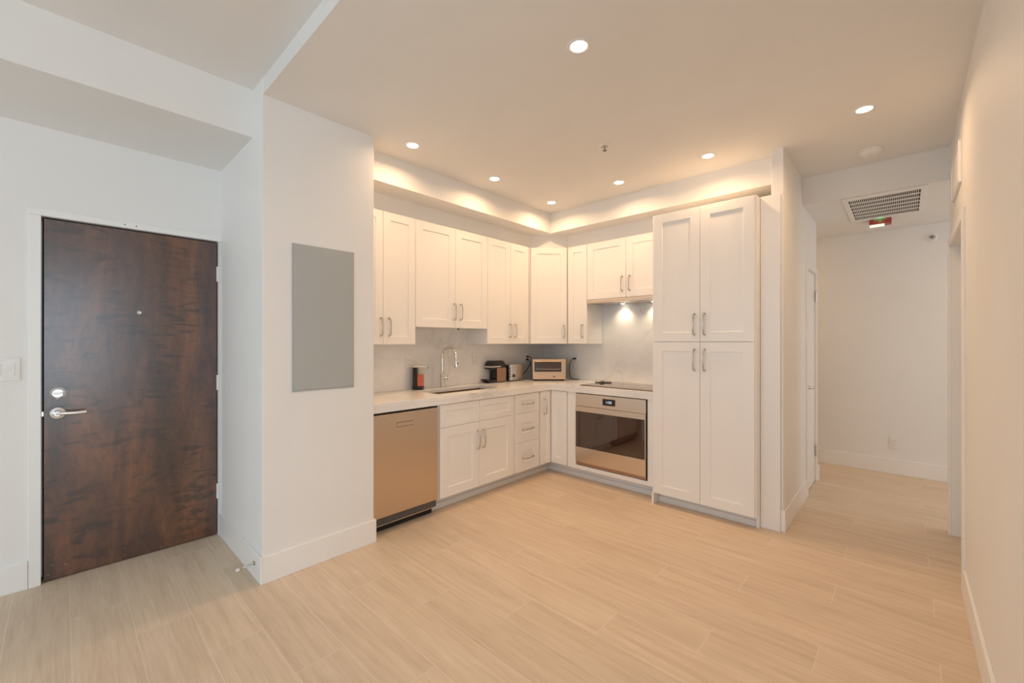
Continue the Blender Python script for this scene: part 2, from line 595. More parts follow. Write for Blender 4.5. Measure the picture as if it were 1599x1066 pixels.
# windows behind the camera and at the corridor end, all outside the frame
def window(n, axis, at_, u0, u1, z0, z1, mull, inward):
    fb = B()
    def bar(a0, b0, a1, b1):
        if axis == 1: bx(fb, a0, at_ - 0.03, b0, a1, at_ + 0.03, b1)
        else: bx(fb, at_ - 0.03, a0, b0, at_ + 0.03, a1, b1)
    t = 0.05
    bar(u0, z0, u1, z0 + t); bar(u0, z1 - t, u1, z1); bar(u0, z0, u0 + t, z1); bar(u1 - t, z0, u1, z1)
    for k in range(1, mull):
        c = u0 + (u1 - u0) * k / mull
        bar(c - 0.025, z0, c + 0.025, z1)
    f = struct('window_%d' % n, fb, 'trim')
    g = B()
    if axis == 1: bx(g, u0 + 0.04, at_ - 0.004, z0 + 0.04, u1 - 0.04, at_ + 0.004, z1 - 0.04)
    else: bx(g, at_ - 0.004, u0 + 0.04, z0 + 0.04, at_ + 0.004, u1 - 0.04, z1 - 0.04)
    obj('pane', g, 'window_glass', f)


window(1, 1, -4.03, -3.3, 1.5, 0.2, 2.5, 4, 1)  # unseen; placed with its lamp to light the column side
window(2, 0, 4.03, -2.5, 0.6, 0.2, 2.5, 3, -1)
window(3, 0, 3.03, 4.42, 5.62, 0.35, 2.35, 1, -1)


# ------------------------------------------------------------------ baseboards and casings
BH, BT = 0.150, 0.013
def base_board(name, segs, label=None):
    bb = B()
    for x0, y0, x1, y1 in segs:
        bx(bb, x0, y0, 0, x1, y1, BH)
    return struct(name, bb, 'trim', label, 0.003)


base_board('baseboard_column', [(XE, 0.748, -2.588, 0.761), (-2.601, 0.761, -2.588, 1.443), (-2.66, 1.4305, -2.601, 1.443)], 'tall white baseboard wrapping the column')
base_board('baseboard_entry', [(XE, -4.0, XE + BT, -0.122)])
base_board('baseboard_hall', [(-0.640, 3.466, -0.612, 3.4775), (-0.625, 3.478, -0.612, 4.385)], 'white baseboard along the hall wall end')
base_board('baseboard_hall_corner', [(-0.625, 4.975, -0.603, 5.013), (-0.70, 5.0, -0.625, 5.013)])
base_board('baseboard_end', [(-3.0, 5.757, 3.0, 5.77)], 'white baseboard on the hall end wall')
base_board('baseboard_right', [(XR - BT, 0.75, XR, 3.215)], 'white baseboard along the right wall')
base_board('baseboard_right_stub', [(XR - BT, 4.262, XR, 4.298), (XR, 4.285, 3.0, 4.298)])

# casing of the entry door (pressed frame)
b = B()
bx(b, XE, -0.121, 0, XE + 0.010, -0.075, 2.0355)
bx(b, XE, -0.121, 2.036, XE + 0.010, 0.7605, 2.072)
bx(b, XE, 0.745, 0, XE + 0.010, 0.7475, 2.0355)
struct('trim_2', b, 'trim', 'painted frame around the dark entry door', 0.002)
# casing of the hall closet door
b = B()
bx(b, -0.625, 4.392, 0, -0.612, 4.45, 2.035)
bx(b, -0.625, 4.93, 0, -0.612, 4.975, 2.035)
bx(b, -0.625, 4.45, 1.985, -0.612, 4.93, 2.035)
struct('trim_3', b, 'trim', 'white casing around the hall closet door', 0.002)
# casing of the right-hand doorway
b = B()
bx(b, XR - 0.012, 3.235, 0, XR, 3.315, 2.055)
bx(b, XR - 0.012, 4.20, 0, XR, 4.262, 2.055)
bx(b, XR - 0.012, 3.315, 2.0, XR, 4.20, 2.055)
struct('trim_4', b, 'trim', 'white casing around the doorway in the right wall', 0.002)

# ------------------------------------------------------------------ entry door
d1 = boxo('door_1', (XE - 0.055, -0.066, 0.006, XE - 0.012, 0.738, 2.026), 'door', None, 0.002)
d1['kind'] = 'structure'
d1['label'] = 'dark brown wood entry door with satin lever and deadbolt'
FX = XE - 0.012
b = B(); bx(b, XE - 0.118, -0.073, 0.0, XE - 0.075, 0.744, 2.034)
obj('rebate', b, 'darkgap', d1)
b = B()
lathe(b, (FX, -0.012, 1.050), (1, 0, 0), [(0, 0.0335), (0.006, 0.0335), (0.010, 0.030), (0.013, 0.024), (0.017, 0.022)], 36)
dbo = obj('deadbolt', b, 'hardware', d1, 0.0, True)
b = B(); bx(b, FX + 0.0165, -0.032, 1.044, FX + 0.027, 0.010, 1.055)
obj('thumb_turn', b, 'hardware', dbo, 0.004)
b = B()
lathe(b, (FX, -0.012, 0.938), (1, 0, 0), [(0, 0.0345), (0.006, 0.0345), (0.011, 0.031), (0.014, 0.020), (0.032, 0.013), (0.052, 0.013)], 36)
ros = obj('lever_rose', b, 'hardware', d1, 0.0, True)
b = B()
tube(b, smooth_path([(FX + 0.045, -0.018, 0.938), (FX + 0.050, 0.012, 0.939), (FX + 0.052, 0.055, 0.937), (FX + 0.050, 0.100, 0.939)], 5), 0.0105, 10)
obj('door_handle', b, 'hardware', ros, 0, True)
b = B(); lathe(b, (FX, 0.334, 1.522), (1, 0, 0), [(0, 0.011), (0.002, 0.011), (0.003, 0.008), (0.0015, 0.006), (0.001, 0)], 24)
obj('peephole', b, 'nickel', d1, 0, True)
for zc in (1.809, 1.058, 0.305):
    b = B()
    tube(b, [(FX + 0.006, 0.7415, zc - 0.052), (FX + 0.006, 0.7415, zc + 0.052)], 0.0048, 12)
    bx(b, FX + 0.0005, 0.7365, zc - 0.05, FX + 0.002, 0.7400, zc + 0.05)
    obj('hinge', b, 'plastic', d1, 0, True)
b = B(); bx(b, XE - 0.03, -0.0745, 0.925, XE - 0.020, -0.0655, 0.95)
obj('latch', b, 'nickel', d1)
# two screw holes left in the head of the frame
for yy in (0.265, 0.318):
    b = B(); lathe(b, (XE + 0.0101, yy, 2.054), (1, 0, 0), [(0, 0.0035), (0.0004, 0.0035), (0.0004, 0)], 10)
    sh = obj('screw_hole', b, 'darkgap')
    sh.parent = bpy.data.objects['trim_2']

# hall closet door
d2 = boxo('door_2', (-0.672, 4.453, 0.008, -0.632, 4.927, 1.982), 'trim', None, 0.002)
d2['kind'] = 'structure'
d2['label'] = 'white hall closet door with small satin lever'
b = B(); lathe(b, (-0.632, 4.500, 0.935), (1, 0, 0), [(0, 0.030), (0.006, 0.030), (0.009, 0.020), (0.030, 0.011), (0.05, 0.011)], 24)
lr = obj('lever_rose', b, 'nickel', d2, 0, True)
b = B(); tube(b, smooth_path([(-0.588, 4.495, 0.935), (-0.583, 4.54, 0.936), (-0.586, 4.615, 0.934)], 5), 0.008, 10)
obj('door_handle', b, 'nickel', lr, 0, True)
for zc in (1.77, 0.30):
    b = B(); tube(b, [(-0.618, 4.926, zc - 0.05), (-0.618, 4.926, zc + 0.05)], 0.007, 10)
    obj('hinge', b, 'nickel', d2, 0, True)

# doorway on the right: open leaf set at the far side of the jamb
d3 = boxo('door_3', (XR + 0.078, 3.318, 0.008, XR + 0.116, 4.197, 1.997), 'trim', None, 0.002)
d3['kind'] = 'structure'
b = B(); lathe(b, (XR + 0.078, 3.40, 0.935), (-1, 0, 0), [(0, 0.030), (0.006, 0.030), (0.009, 0.012), (0.045, 0.012), (0.047, 0)], 20)
obj('door_handle', b, 'nickel', d3, 0, True)


# ------------------------------------------------------------------ cabinets
def pull(parent, x, z, L, vertical=True, y=-0.02, bow=0.006, name='handle'):
    """bowed bar pull; local frame, front faces -y"""
    h = L / 2
    st = 0.026
    prof = [(-h, 0), (-h, -st * 0.75), (-h + 0.008, -st), (-h * 0.5, -st - bow * 0.75), (0, -st - bow), (h * 0.5, -st - bow * 0.75), (h - 0.008, -st), (h, -st * 0.75), (h, 0)]
    pts = [(x, y + d, z + t) if vertical else (x + t, y + d, z) for t, d in prof]
    bb = B()
    tube(bb, smooth_path(pts, 4), 0.0048, 10)
    for t in (-h, h):
        c = (x, y, z + t) if vertical else (x + t, y, z)
        lathe(bb, c, (0, -1, 0), [(0, 0.0075), (0.003, 0.0075), (0.005, 0.005)], 14)
    return obj(name, bb, 'pull', parent, 0, True)


def shaker(parent, name, x0, z0, x1, z1, fr=0.070, t=0.020, y=0.0, m='cab'):
    """framed door or drawer front; occupies y-t .. y, front at y-t"""
    g = 0.0012
    x0 += g; x1 -= g; z0 += g; z1 -= g
    bb = B()
    yf = y - t
    rc = 0.0075                                   # panel recess
    f = 0.0025
    loops = [[(x0, y, z0), (x1, y, z0), (x1, y, z1), (x0, y, z1)],
             [(x0, yf + 0.0015, z0), (x1, yf + 0.0015, z0), (x1, yf + 0.0015, z1), (x0, yf + 0.0015, z1)],
             [(x0 + 0.0015, yf, z0 + 0.0015), (x1 - 0.0015, yf, z0 + 0.0015), (x1 - 0.0015, yf, z1 - 0.0015), (x0 + 0.0015, yf, z1 - 0.0015)],
             [(x0 + fr, yf, z0 + fr), (x1 - fr, yf, z0 + fr), (x1 - fr, yf, z1 - fr), (x0 + fr, yf, z1 - fr)],
             [(x0 + fr + f, yf + rc, z0 + fr + f), (x1 - fr - f, yf + rc, z0 + fr + f), (x1 - fr - f, yf + rc, z1 - fr - f), (x0 + fr + f, yf + rc, z1 - fr - f)]]
    vs = [[bb.verts.new(p) for p in l] for l in loops]
    for a, c in zip(vs, vs[1:]):
        for k in range(4):
            bb.faces.new((a[k], a[(k + 1) % 4], c[(k + 1) % 4], c[k]))
    bb.faces.new(vs[-1])
    bb.faces.new(list(reversed(vs[0])))
    bmesh.ops.recalc_face_normals(bb, faces=bb.faces)
    return obj(name, bb, m, parent)


def cabinet(name, label, group, loc, rz, w_, z0, z1, depth, bottom_rail=True):
    t = thing(name, label, 'cabinet', loc, rz, group)
    bb = B()
    bx(bb, 0.001, 0.0, z0, w_ - 0.001, depth, z1)
    obj('carcass', bb, 'cab', t, 0.001)
    return t


UZ0, UZ1 = 1.318, 2.354
UX = -2.968            # upper carcass face, sink side (door face -2.948)
UY = 3.750             # upper carcass face, cooktop side (door face 3.730)
GU = 'white shaker wall cabinets'
# wall cabinet at the column
t = cabinet('wall_cabinet', 'two-door white wall cabinet nearest the column, left of the sink cabinet', GU, (UX, 1.436, 0), R(90), 0.558, UZ0, UZ1, 0.280)
for x0, x1, hx in ((0.0, 0.264, 0.264 - 0.022), (0.264, 0.558, 0.264 + 0.050)):
    dr = shaker(t, 'door', x0, UZ0, x1, UZ1, 0.062 if x0 > 0.1 else 0.062)
    pull(dr, hx, 1.455, 0.135)
# over the sink
t = cabinet('wall_cabinet', 'wide shorter two-door white wall cabinet above the sink faucet', GU, (UX, 1.996, 0), R(90), 0.816, 1.463, UZ1, 0.280)
for x0, x1, hx in ((0.0, 0.422, 0.405), (0.422, 0.816, 0.478)):
    dr = shaker(t, 'door', x0, 1.463, x1, UZ1, 0.070)
    pull(dr, hx, 1.608, 0.140)
b = B(); lathe(b, (0.51, 0.05, 1.462), (0, 0, -1), [(0, 0.009), (0.008, 0.009), (0.010, 0.006)], 14)
obj('bottom_button', b, 'black', t, 0, True)
# right of the sink cabinet
t = cabinet('wall_cabinet', 'two-door white wall cabinet above the coffee machine', GU, (UX, 2.814, 0), R(90), 0.630, UZ0, UZ1, 0.280)
for x0, x1, hx in ((0.0, 0.325, 0.313), (0.325, 0.610, 0.388)):
    dr = shaker(t, 'door', x0, UZ0, x1, UZ1, 0.066)
    pull(dr, hx, 1.452, 0.130)
# diagonal corner cabinet
t = thing('corner_wall_cabinet', 'single-door diagonal white wall cabinet in the corner above the toaster oven', 'cabinet', (UX, 3.450, 0), R(45), GU)
ang = R(-45)
def loc_(wx, wy):
    dx, dy = wx - UX, wy - 3.450
    return (dx * math.cos(ang) - dy * math.sin(ang), dx * math.sin(ang) + dy * math.cos(ang))
bb = B()
prism(bb, [loc_(*q) for q in ((-3.249, 3.446), (UX, 3.450), (UX + 0.300, 3.750), (UX + 0.304, 4.035), (-3.249, 4.035))], UZ0, UZ1)
obj('carcass', bb, 'cab', t)
dl = 0.300 * math.sqrt(2)
dr = shaker(t, 'door', 0.018, UZ0, dl - 0.014, UZ1, 0.066)
pull(dr, dl - 0.050, 1.452, 0.130)
# narrow cabinet next to the hood
t = cabinet('wall_cabinet', 'narrow single-door white wall cabinet between corner cabinet and range hood', GU, (-2.655, UY, 0), 0, 0.242, UZ0, UZ1, 0.285)
dr = shaker(t, 'door', 0.0, UZ0, 0.241, UZ1, 0.066)
pull(dr, 0.188, 1.452, 0.130)
# above the hood
t = cabinet('wall_cabinet', 'short two-door white wall cabinet above the range hood', GU, (-2.412, UY, 0), 0, 0.878, 1.772, UZ1, 0.285)
for x0, x1, hx in ((0.0, 0.441, 0.402), (0.441, 0.878, 0.480)):
    dr = shaker(t, 'door', x0, 1.772, x1, UZ1, 0.070)
    pull(dr, hx, 1.906, 0.140)

# range hood
t = thing('range_hood', 'slim stainless under-cabinet range hood with two small lamps', 'range hood', (-2.405, 3.722, 0))
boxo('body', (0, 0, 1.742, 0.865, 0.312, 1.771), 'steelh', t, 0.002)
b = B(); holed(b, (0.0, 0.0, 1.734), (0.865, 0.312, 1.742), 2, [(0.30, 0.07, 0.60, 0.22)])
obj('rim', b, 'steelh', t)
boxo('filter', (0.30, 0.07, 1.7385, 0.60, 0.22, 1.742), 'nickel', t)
for lx in (0.262, 0.600):
    b = B(); lathe(b, (lx, 0.262, 1.733), (0, 0, 1), [(0, 0), (0, 0.020), (0.004, 0.022), (0.009, 0.022)], 20)
    obj('hood_lamp', b, 'hoodglow', t, 0, True)
    ld = bpy.data.lights.new('hood_lamp_light', 'SPOT')
    ld.energy = 4.5; ld.color = (1.0, 0.80, 0.55); ld.spot_size = R(120); ld.spot_blend = 0.8; ld.shadow_soft_size = 0.018
    lo = bpy.data.objects.new('hood_lamp_light', ld); COL.objects.link(lo)
    lo.location = (lx, 0.262, 1.728); lo.parent = t

# ---- base units, sink side (front of doors at X=-2.645)
BX = -2.665
BY = 3.435
GB = 'white shaker base cabinets'
ZA = 0.850              # underside of the counter apron
# dishwasher
t = thing('dishwasher', 'stainless dishwasher under the counter beside the column', 'dishwasher', (BX, 1.4445, 0), R(90))
boxo('tub', (0.002, 0.004, 0.06, 0.548, 0.56, 0.835), 'darkgrey', t)
b = B()
holed(b, (0.0, -0.022, 0.120), (0.550, 0.003, 0.832), 1, [(0.186, 0.731, 0.330, 0.763)])
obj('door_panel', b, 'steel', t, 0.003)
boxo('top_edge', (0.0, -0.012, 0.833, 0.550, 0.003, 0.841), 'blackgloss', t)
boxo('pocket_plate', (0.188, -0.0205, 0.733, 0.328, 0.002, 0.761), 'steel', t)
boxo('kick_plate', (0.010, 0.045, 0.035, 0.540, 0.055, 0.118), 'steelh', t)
boxo('kick_gap', (0.010, 0.050, 0.002, 0.540, 0.056, 0.036), 'darkgap', t)
# end panel between dishwasher and sink base
b = B(); prism_x(b, [(-0.008, 0.112), (-0.008, ZA - 0.001), (0.56, ZA - 0.001), (0.56, 0.112)], 0.0, 0.0145)
e = obj('filler_panel', b, 'cab'); e.location = (BX, 1.9975, 0); e.rotation_euler = (0, 0, R(90))
tag(e, 'thin white upright panel between the dishwasher and the sink cabinet', 'panel')
# sink base
t = cabinet('sink_cabinet', 'white sink base cabinet with two false drawer fronts over two doors', GB, (BX, 2.0135, 0), R(90), 0.836, 0.112, ZA - 0.0015, 0.02)
boxo('carcass_box', (0.001, 0.021, 0.112, 0.835, 0.57, 0.66), 'cab', t)
for x0, x1 in ((0.0, 0.414), (0.414, 0.836)):
    shaker(t, 'false_front', x0, 0.664, x1, ZA - 0.004, 0.052)
for x0, x1, hx in ((0.0, 0.414, 0.395), (0.414, 0.836, 0.455)):
    dr = shaker(t, 'door', x0, 0.112, x1, 0.664, 0.074)
    pull(dr, hx, 0.513, 0.150, True, -0.02, 0.010)
boxo('stile', (0.838, -0.004, 0.112, 0.8725, 0.02, ZA - 0.004), 'cab', t)
# three drawers
t = cabinet('drawer_cabinet', 'white base cabinet with a stack of three drawers', GB, (BX, 2.8865, 0), R(90), 0.346, 0.112, ZA - 0.0015, 0.57)
for z0, z1, hz in ((0.661, ZA - 0.004, 0.748), (0.387, 0.661, 0.510), (0.112, 0.387, 0.235)):
    dr = shaker(t, 'drawer', 0.0, z0, 0.344, z1, 0.088 if z1 - z0 > 0.2 else 0.062)
    pull(dr, 0.172, hz, 0.150, False, -0.02, 0.008)
# corner unit, two narrow doors meeting at the inner corner
t = thing('corner_base_cabinet', 'white corner base cabinet with two narrow doors meeting at a right angle', 'cabinet', (0, 0, 0), 0, GB)
bb = B()
prism(bb, [(-3.245, 3.236), (BX, 3.236), (BX, BY), (-2.436, BY), (-2.436, 4.04), (-3.245, 4.04)], 0.112, ZA - 0.0015)
obj('carcass', bb, 'cab', t)
bb = B()
def flat_door(parent, x0, x1, fr, loc, rz, name='door'):
    dd = shaker(parent, name, x0, 0.112, x1, ZA - 0.004, fr)
    dd.location = loc; dd.rotation_euler = (0, 0, rz)
    return dd
dA = flat_door(t, 0.012, 0.178, 0.052, (BX, 3.236, 0), R(90))
pull(dA, 0.075, 0.690, 0.150, True, -0.02, 0.010)
dB = flat_door(t, 0.024, 0.222, 0.066, (BX, BY, 0), 0)
# oven housing: stiles and bottom rail around the oven
t = thing('oven_housing', 'white cabinet frame around the built-in wall oven', 'cabinet', (0, 0, 0), 0, GB)
OX0, OX1, OZ0, OZ1 = -2.334, -1.604, 0.150, 0.846
bb = B()
holed(bb, (-2.434, BY - 0.020, 0.1115), (-1.537, BY + 0.0, ZA - 0.0015), 1, [(OX0, OZ0, OX1, 1.2)])
obj('face_frame', bb, 'cab', t, 0.001)
for x0, x1 in ((-2.434, OX0 - 0.004), (OX1 + 0.004, -1.537)):
    boxo('side', (x0, BY + 0.001, 0.1115, x1, 4.04, ZA - 0.0015), 'cab', t)
boxo('shelf', (OX0 - 0.003, BY + 0.001, 0.1115, OX1 + 0.003, 4.04, OZ0 - 0.004), 'cab', t)

# wall oven
t = thing('oven', 'stainless built-in oven with dark glass door and small clock display', 'oven', (0, 0, 0))
ox0, ox1 = OX0 + 0.003, OX1 - 0.010
boxo('body', (ox0 + 0.01, BY - 0.008, OZ0 + 0.006, ox1, 3.98, OZ1 - 0.006), 'darkgrey', t)
b = B(); holed(b, (ox0, BY - 0.030, 0.724), (ox1, BY - 0.008, 0.842), 1, [(-2.036, 0.755, -1.906, 0.814)])
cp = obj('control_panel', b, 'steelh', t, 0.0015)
ds = boxo('display', (-2.0355, BY - 0.0285, 0.7555, -1.9065, BY - 0.012, 0.8135), 'blackgloss', t)
# seven-segment clock reading 11:09
SEG = {'0': 'abcdef', '1': 'bc', '9': 'abcdfg'}
b = B()
dw, dh, st_ = 0.0105, 0.021, 0.0022
for ch, dx in (('1', -0.034), ('1', -0.020), ('0', 0.002), ('9', 0.018)):
    cx_, cz_, yy = -1.968 + dx, 0.785, BY - 0.0290
    h2, w2 = dh / 2, dw / 2
    geo = {'a': (-w2, h2 - st_, w2, h2), 'd': (-w2, -h2, w2, -h2 + st_), 'g': (-w2, -st_ / 2, w2, st_ / 2),
           'b': (w2 - st_, 0, w2, h2), 'c': (w2 - st_, -h2, w2, 0), 'e': (-w2, -h2, -w2 + st_, 0), 'f': (-w2, 0, -w2 + st_, h2)}
    for q in SEG[ch]:
        g = geo[q]
        bx(b, cx_ + g[0], yy, cz_ + g[1], cx_ + g[2], BY - 0.0286, cz_ + g[3])
for dz in (-0.005, 0.005):
    bx(b, -1.9775, BY - 0.0290, 0.785 + dz - 0.0012, -1.9752, BY - 0.0286, 0.785 + dz + 0.0012)
obj('clock_digits', b, 'digits', ds)
b = B()
holed(b, (ox0, BY - 0.036, 0.186), (ox1, BY - 0.008, 0.7215), 1, [(ox0 + 0.004, 0.330, ox1 - 0.008, 0.672)])
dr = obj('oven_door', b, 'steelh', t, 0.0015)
boxo('door_glass', (ox0 + 0.0035, BY - 0.0345, 0.3295, ox1 - 0.0075, BY - 0.012, 0.6725), 'ovenglass', dr)
boxo('badge', (-1.985, BY - 0.0368, 0.694, -1.945, BY - 0.036, 0.700), 'nickel', dr)
boxo('vent_strip', (ox0, BY - 0.026, 0.158, ox1, BY - 0.008, 0.183), 'bronze', t)

# toe boards with a small shoe strip
b = B()
prism(b, [(-3.2, 2.005), (-2.752, 2.005), (-2.752, 3.516), (-1.5375, 3.516), (-1.5375, 3.540), (-2.776, 3.540), (-2.776, 3.6), (-3.2, 3.6)], 0.0, 0.110)
tb = obj('toe_kick', b, 'toe')
tag(tb, 'grey-white toe kick board running under the base cabinets', 'toe kick')
b = B()
prism(b, [(-2.752, 2.005), (-2.738, 2.005), (-2.738, 3.502), (-1.5375, 3.502), (-1.5375, 3.516), (-2.752, 3.516)], 0.0, 0.045)
obj('shoe_strip', b, 'toe', tb, 0.004)

# ---- tall pantry cabinet
TX0, TX1, TY = -1.5345, -0.764, 3.362
t = cabinet('pantry_cabinet', 'tall white pantry cabinet with four doors beside the hall', None, (TX0, TY, 0), 0, TX1 - TX0, 0.092, 2.382, 0.685)
W_ = TX1 - TX0
boxo('side_panel', (-0.0, -0.018, 0.0, 0.0165, 0.68, 0.0915), 'cab', t)
boxo('side_panel', (W_ - 0.015, 0.055, 0.0, W_, 0.68, 0.0915), 'cab', t)
for x0, x1, hx in ((0.016, 0.387, 0.346), (0.387, W_ - 0.010, 0.421)):
    dr = shaker(t, 'door', x0, 1.340, x1, 2.380, 0.072); pull(dr, hx, 1.475, 0.160, True, -0.02, 0.009)
    dr = shaker(t, 'door', x0, 0.094, x1, 1.338, 0.072); pull(dr, hx, 1.200, 0.160, True, -0.02, 0.009)
boxo('toe_board', (0.018, 0.082, 0.0, W_ - 0.016, 0.096, 0.0905), 'toe', t)
b = B(); bx(b, 0.018, 0.070, 0.0, W_ - 0.001, 0.081, 0.045)
obj('shoe_strip', b, 'toe', t, 0.003)
e = boxo('filler_panel', (-0.763, 3.456, 0.0, -0.6405, 3.474, 2.388), 'cab', None, 0.0015)
tag(e, 'tall white filler panel between the pantry cabinet and the hall wall end', 'panel')

# ------------------------------------------------------------------ worktop, backsplash, sink
CX, CY = -2.632, 3.403
b = B()
xs = [-3.248, -3.075, -2.775, CX, -1.5375]
ys = [1.434, 2.095, 2.815, CY, 4.046]
def solid(i, j):
    cx_, cy_ = (xs[i] + xs[i + 1]) / 2, (ys[j] + ys[j + 1]) / 2
    if cx_ > CX and cy_ < CY: return False
    return not (-3.075 < cx_ < -2.775 and 2.095 < cy_ < 2.815)
vc = {}
def V(i, j, s):
    if (i, j, s) not in vc: vc[(i, j, s)] = b.verts.new((xs[i], ys[j], 0.914 if s else 0.884))
    return vc[(i, j, s)]
cells = {(i, j) for i in range(4) for j in range(4) if solid(i, j)}
for i, j in cells:
    for s in (0, 1): b.faces.new((V(i, j, s), V(i + 1, j, s), V(i + 1, j + 1, s), V(i, j + 1, s)))
    for di, dj, e1, e2 in ((-1, 0, (i, j), (i, j + 1)), (1, 0, (i + 1, j), (i + 1, j + 1)), (0, -1, (i, j), (i + 1, j)), (0, 1, (i, j + 1), (i + 1, j + 1))):
        if (i + di, j + dj) not in cells:
            b.faces.new((V(*e1, 0), V(*e2, 0), V(*e2, 1), V(*e1, 1)))
bmesh.ops.recalc_face_normals(b, faces=b.faces)
wt = obj('worktop', b, 'marble', None, 0.0015)
tag(wt, 'L-shaped white veined marble worktop with a thick front edge', 'countertop')
b = B()
prism(b, [(CX - 0.02, 1.434), (CX, 1.434), (CX, CY), (-1.5375, CY), (-1.5375, CY + 0.02), (CX - 0.02, CY + 0.02)], ZA, 0.884)
obj('apron', b, 'marble', wt, 0.0)

e = boxo('backsplash', (-3.2495, 1.434, 0.915, -3.237, 4.049, 1.470), 'marble')
tag(e, 'veined marble backsplash slab behind the sink faucet', 'backsplash')
e = boxo('backsplash', (-3.2365, 4.037, 0.915, -1.5375, 4.0495, 1.760), 'marble')
tag(e, 'veined marble backsplash slab behind the cooktop', 'backsplash')

t = thing('sink', 'undermount stainless sink below the tall faucet', 'sink', (-2.925, 2.455, 0))
b = B()
sx, sy = 0.154, 0.366
for z0, z1, a0, b0, a1, b1 in ((0.874, 0.8835, -sx - 0.01, -sy - 0.01, sx + 0.01, sy + 0.01),):
    holed(b, (a0, b0, z0), (a1, b1, z1), 2, [(-sx + 0.006, -sy + 0.006, sx - 0.006, sy - 0.006)])
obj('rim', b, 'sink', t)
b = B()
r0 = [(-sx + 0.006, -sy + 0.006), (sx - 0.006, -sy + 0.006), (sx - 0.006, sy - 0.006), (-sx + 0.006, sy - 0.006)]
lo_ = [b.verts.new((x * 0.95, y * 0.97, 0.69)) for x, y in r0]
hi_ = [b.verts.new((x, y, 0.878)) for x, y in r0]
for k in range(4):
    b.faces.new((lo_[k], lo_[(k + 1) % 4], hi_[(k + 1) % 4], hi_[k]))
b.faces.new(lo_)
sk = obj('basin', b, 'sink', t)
md = sk.modifiers.new('skin', 'SOLIDIFY'); md.thickness = 0.003; md.offset = 1
b = B(); lathe(b, (0, 0, 0.691), (0, 0, 1), [(0, 0.045), (0.003, 0.045), (0.004, 0.03), (0.001, 0.028), (0.001, 0)], 24)
obj('drain', b, 'chrome', t, 0, True)

# faucet: gooseneck with pull-down head
t = thing('faucet', 'tall chrome gooseneck kitchen faucet with pull-down spray head', 'faucet', (-3.150, 2.425, 0.9145))
b = B(); lathe(b, (0, 0, 0), (0, 0, 1), [(0, 0.028), (0.006, 0.028), (0.010, 0.022), (0.012, 0.0205), (0.135, 0.0205), (0.145, 0.0145), (0.15, 0.0145)], 28)
obj('base', b, 'chrome', t, 0, True)
pts = [(0, 0, 0.14), (0, 0, 0.20), (0, 0, 0.265)]
for k in range(1, 9):
    a = PI - k * R(190) / 8
    pts.append((0.088 + 0.088 * math.cos(a), 0.02 * k / 8, 0.285 + 0.088 * math.sin(a)))
b = B(); tube(b, smooth_path(pts, 4), 0.0135, 14)
obj('spout', b, 'chrome', t, 0, True)
e0 = Vector(pts[-1]); dv = (e0 - Vector(pts[-2])).normalized()
b = B(); lathe(b, e0, dv, [(-0.005, 0.0135), (0.0, 0.0155), (0.045, 0.0165), (0.072, 0.020), (0.078, 0.019), (0.079, 0)], 24)
hd = obj('spray_head', b, 'chrome', t, 0, True)
b = B(); lathe(b, e0 + dv * 0.04 + Vector((0.0165, 0, 0)), (1, 0, 0), [(0, 0.006), (0.003, 0.006), (0.004, 0)], 12)
obj('button', b, 'black', hd, 0, True)
b = B(); lathe(b, (0.016, 0.014, 0.085), (0.75, 0.66, 0.1), [(0, 0.016), (0.028, 0.016), (0.034, 0.013), (0.035, 0)], 20)
hb = obj('valve', b, 'chrome', t, 0, True)
b = B(); tube(b, [(0.035, 0.030, 0.090), (0.060, 0.052, 0.108), (0.082, 0.072, 0.118)], [0.006, 0.0055, 0.005], 10)
obj('lever', b, 'chrome', hb, 0, True)

# automatic soap dispenser, spout towards the sink
t = thing('soap_dispenser', 'black automatic soap dispenser with clear tank of orange soap', 'soap dispenser', (-3.170, 2.175, 0.9145), R(43))
b = B(); bx(b, -0.045, -0.038, 0.012, -0.005, 0.038, 0.196); obj('motor_body', b, 'blackgloss', t, 0.008)
b = B(); bx(b, -0.045, -0.038, 0.0, 0.045, 0.038, 0.030); obj('base', b, 'black', t, 0.006)
b = B(); bx(b, -0.002, -0.034, 0.032, 0.042, 0.034, 0.135); obj('soap', b, 'orange', t, 0.004)
b = B(); holed(b, (-0.004, -0.037, 0.031), (0.045, 0.037, 0.198), 2, [(-0.0015, -0.0345, 0.0425, 0.0345)]); obj('tank', b, 'window_glass', t)
b = B()
prism_pts = [(-0.047, 0.197), (-0.047, 0.210), (-0.03, 0.222), (0.02, 0.220), (0.092, 0.206), (0.094, 0.199), (0.080, 0.197), (0.046, 0.199)]
a_ = [b.verts.new((x, -0.036, z)) for x, z in prism_pts]; c_ = [b.verts.new((x, 0.036, z)) for x, z in prism_pts]
b.faces.new(a_); b.faces.new(list(reversed(c_)))
for k in range(len(a_)):
    b.faces.new((a_[(k + 1) % len(a_)], a_[k], c_[k], c_[(k + 1) % len(a_)]))
bmesh.ops.recalc_face_normals(b, faces=b.faces)
obj('spout_cap', b, 'nickel', t, 0.004)
b = B(); lathe(b, (0.080, 0, 0.199), (0.2, 0, -1), [(0, 0.008), (0.010, 0.007), (0.010, 0)], 14); obj('nozzle', b, 'black', t, 0, True)

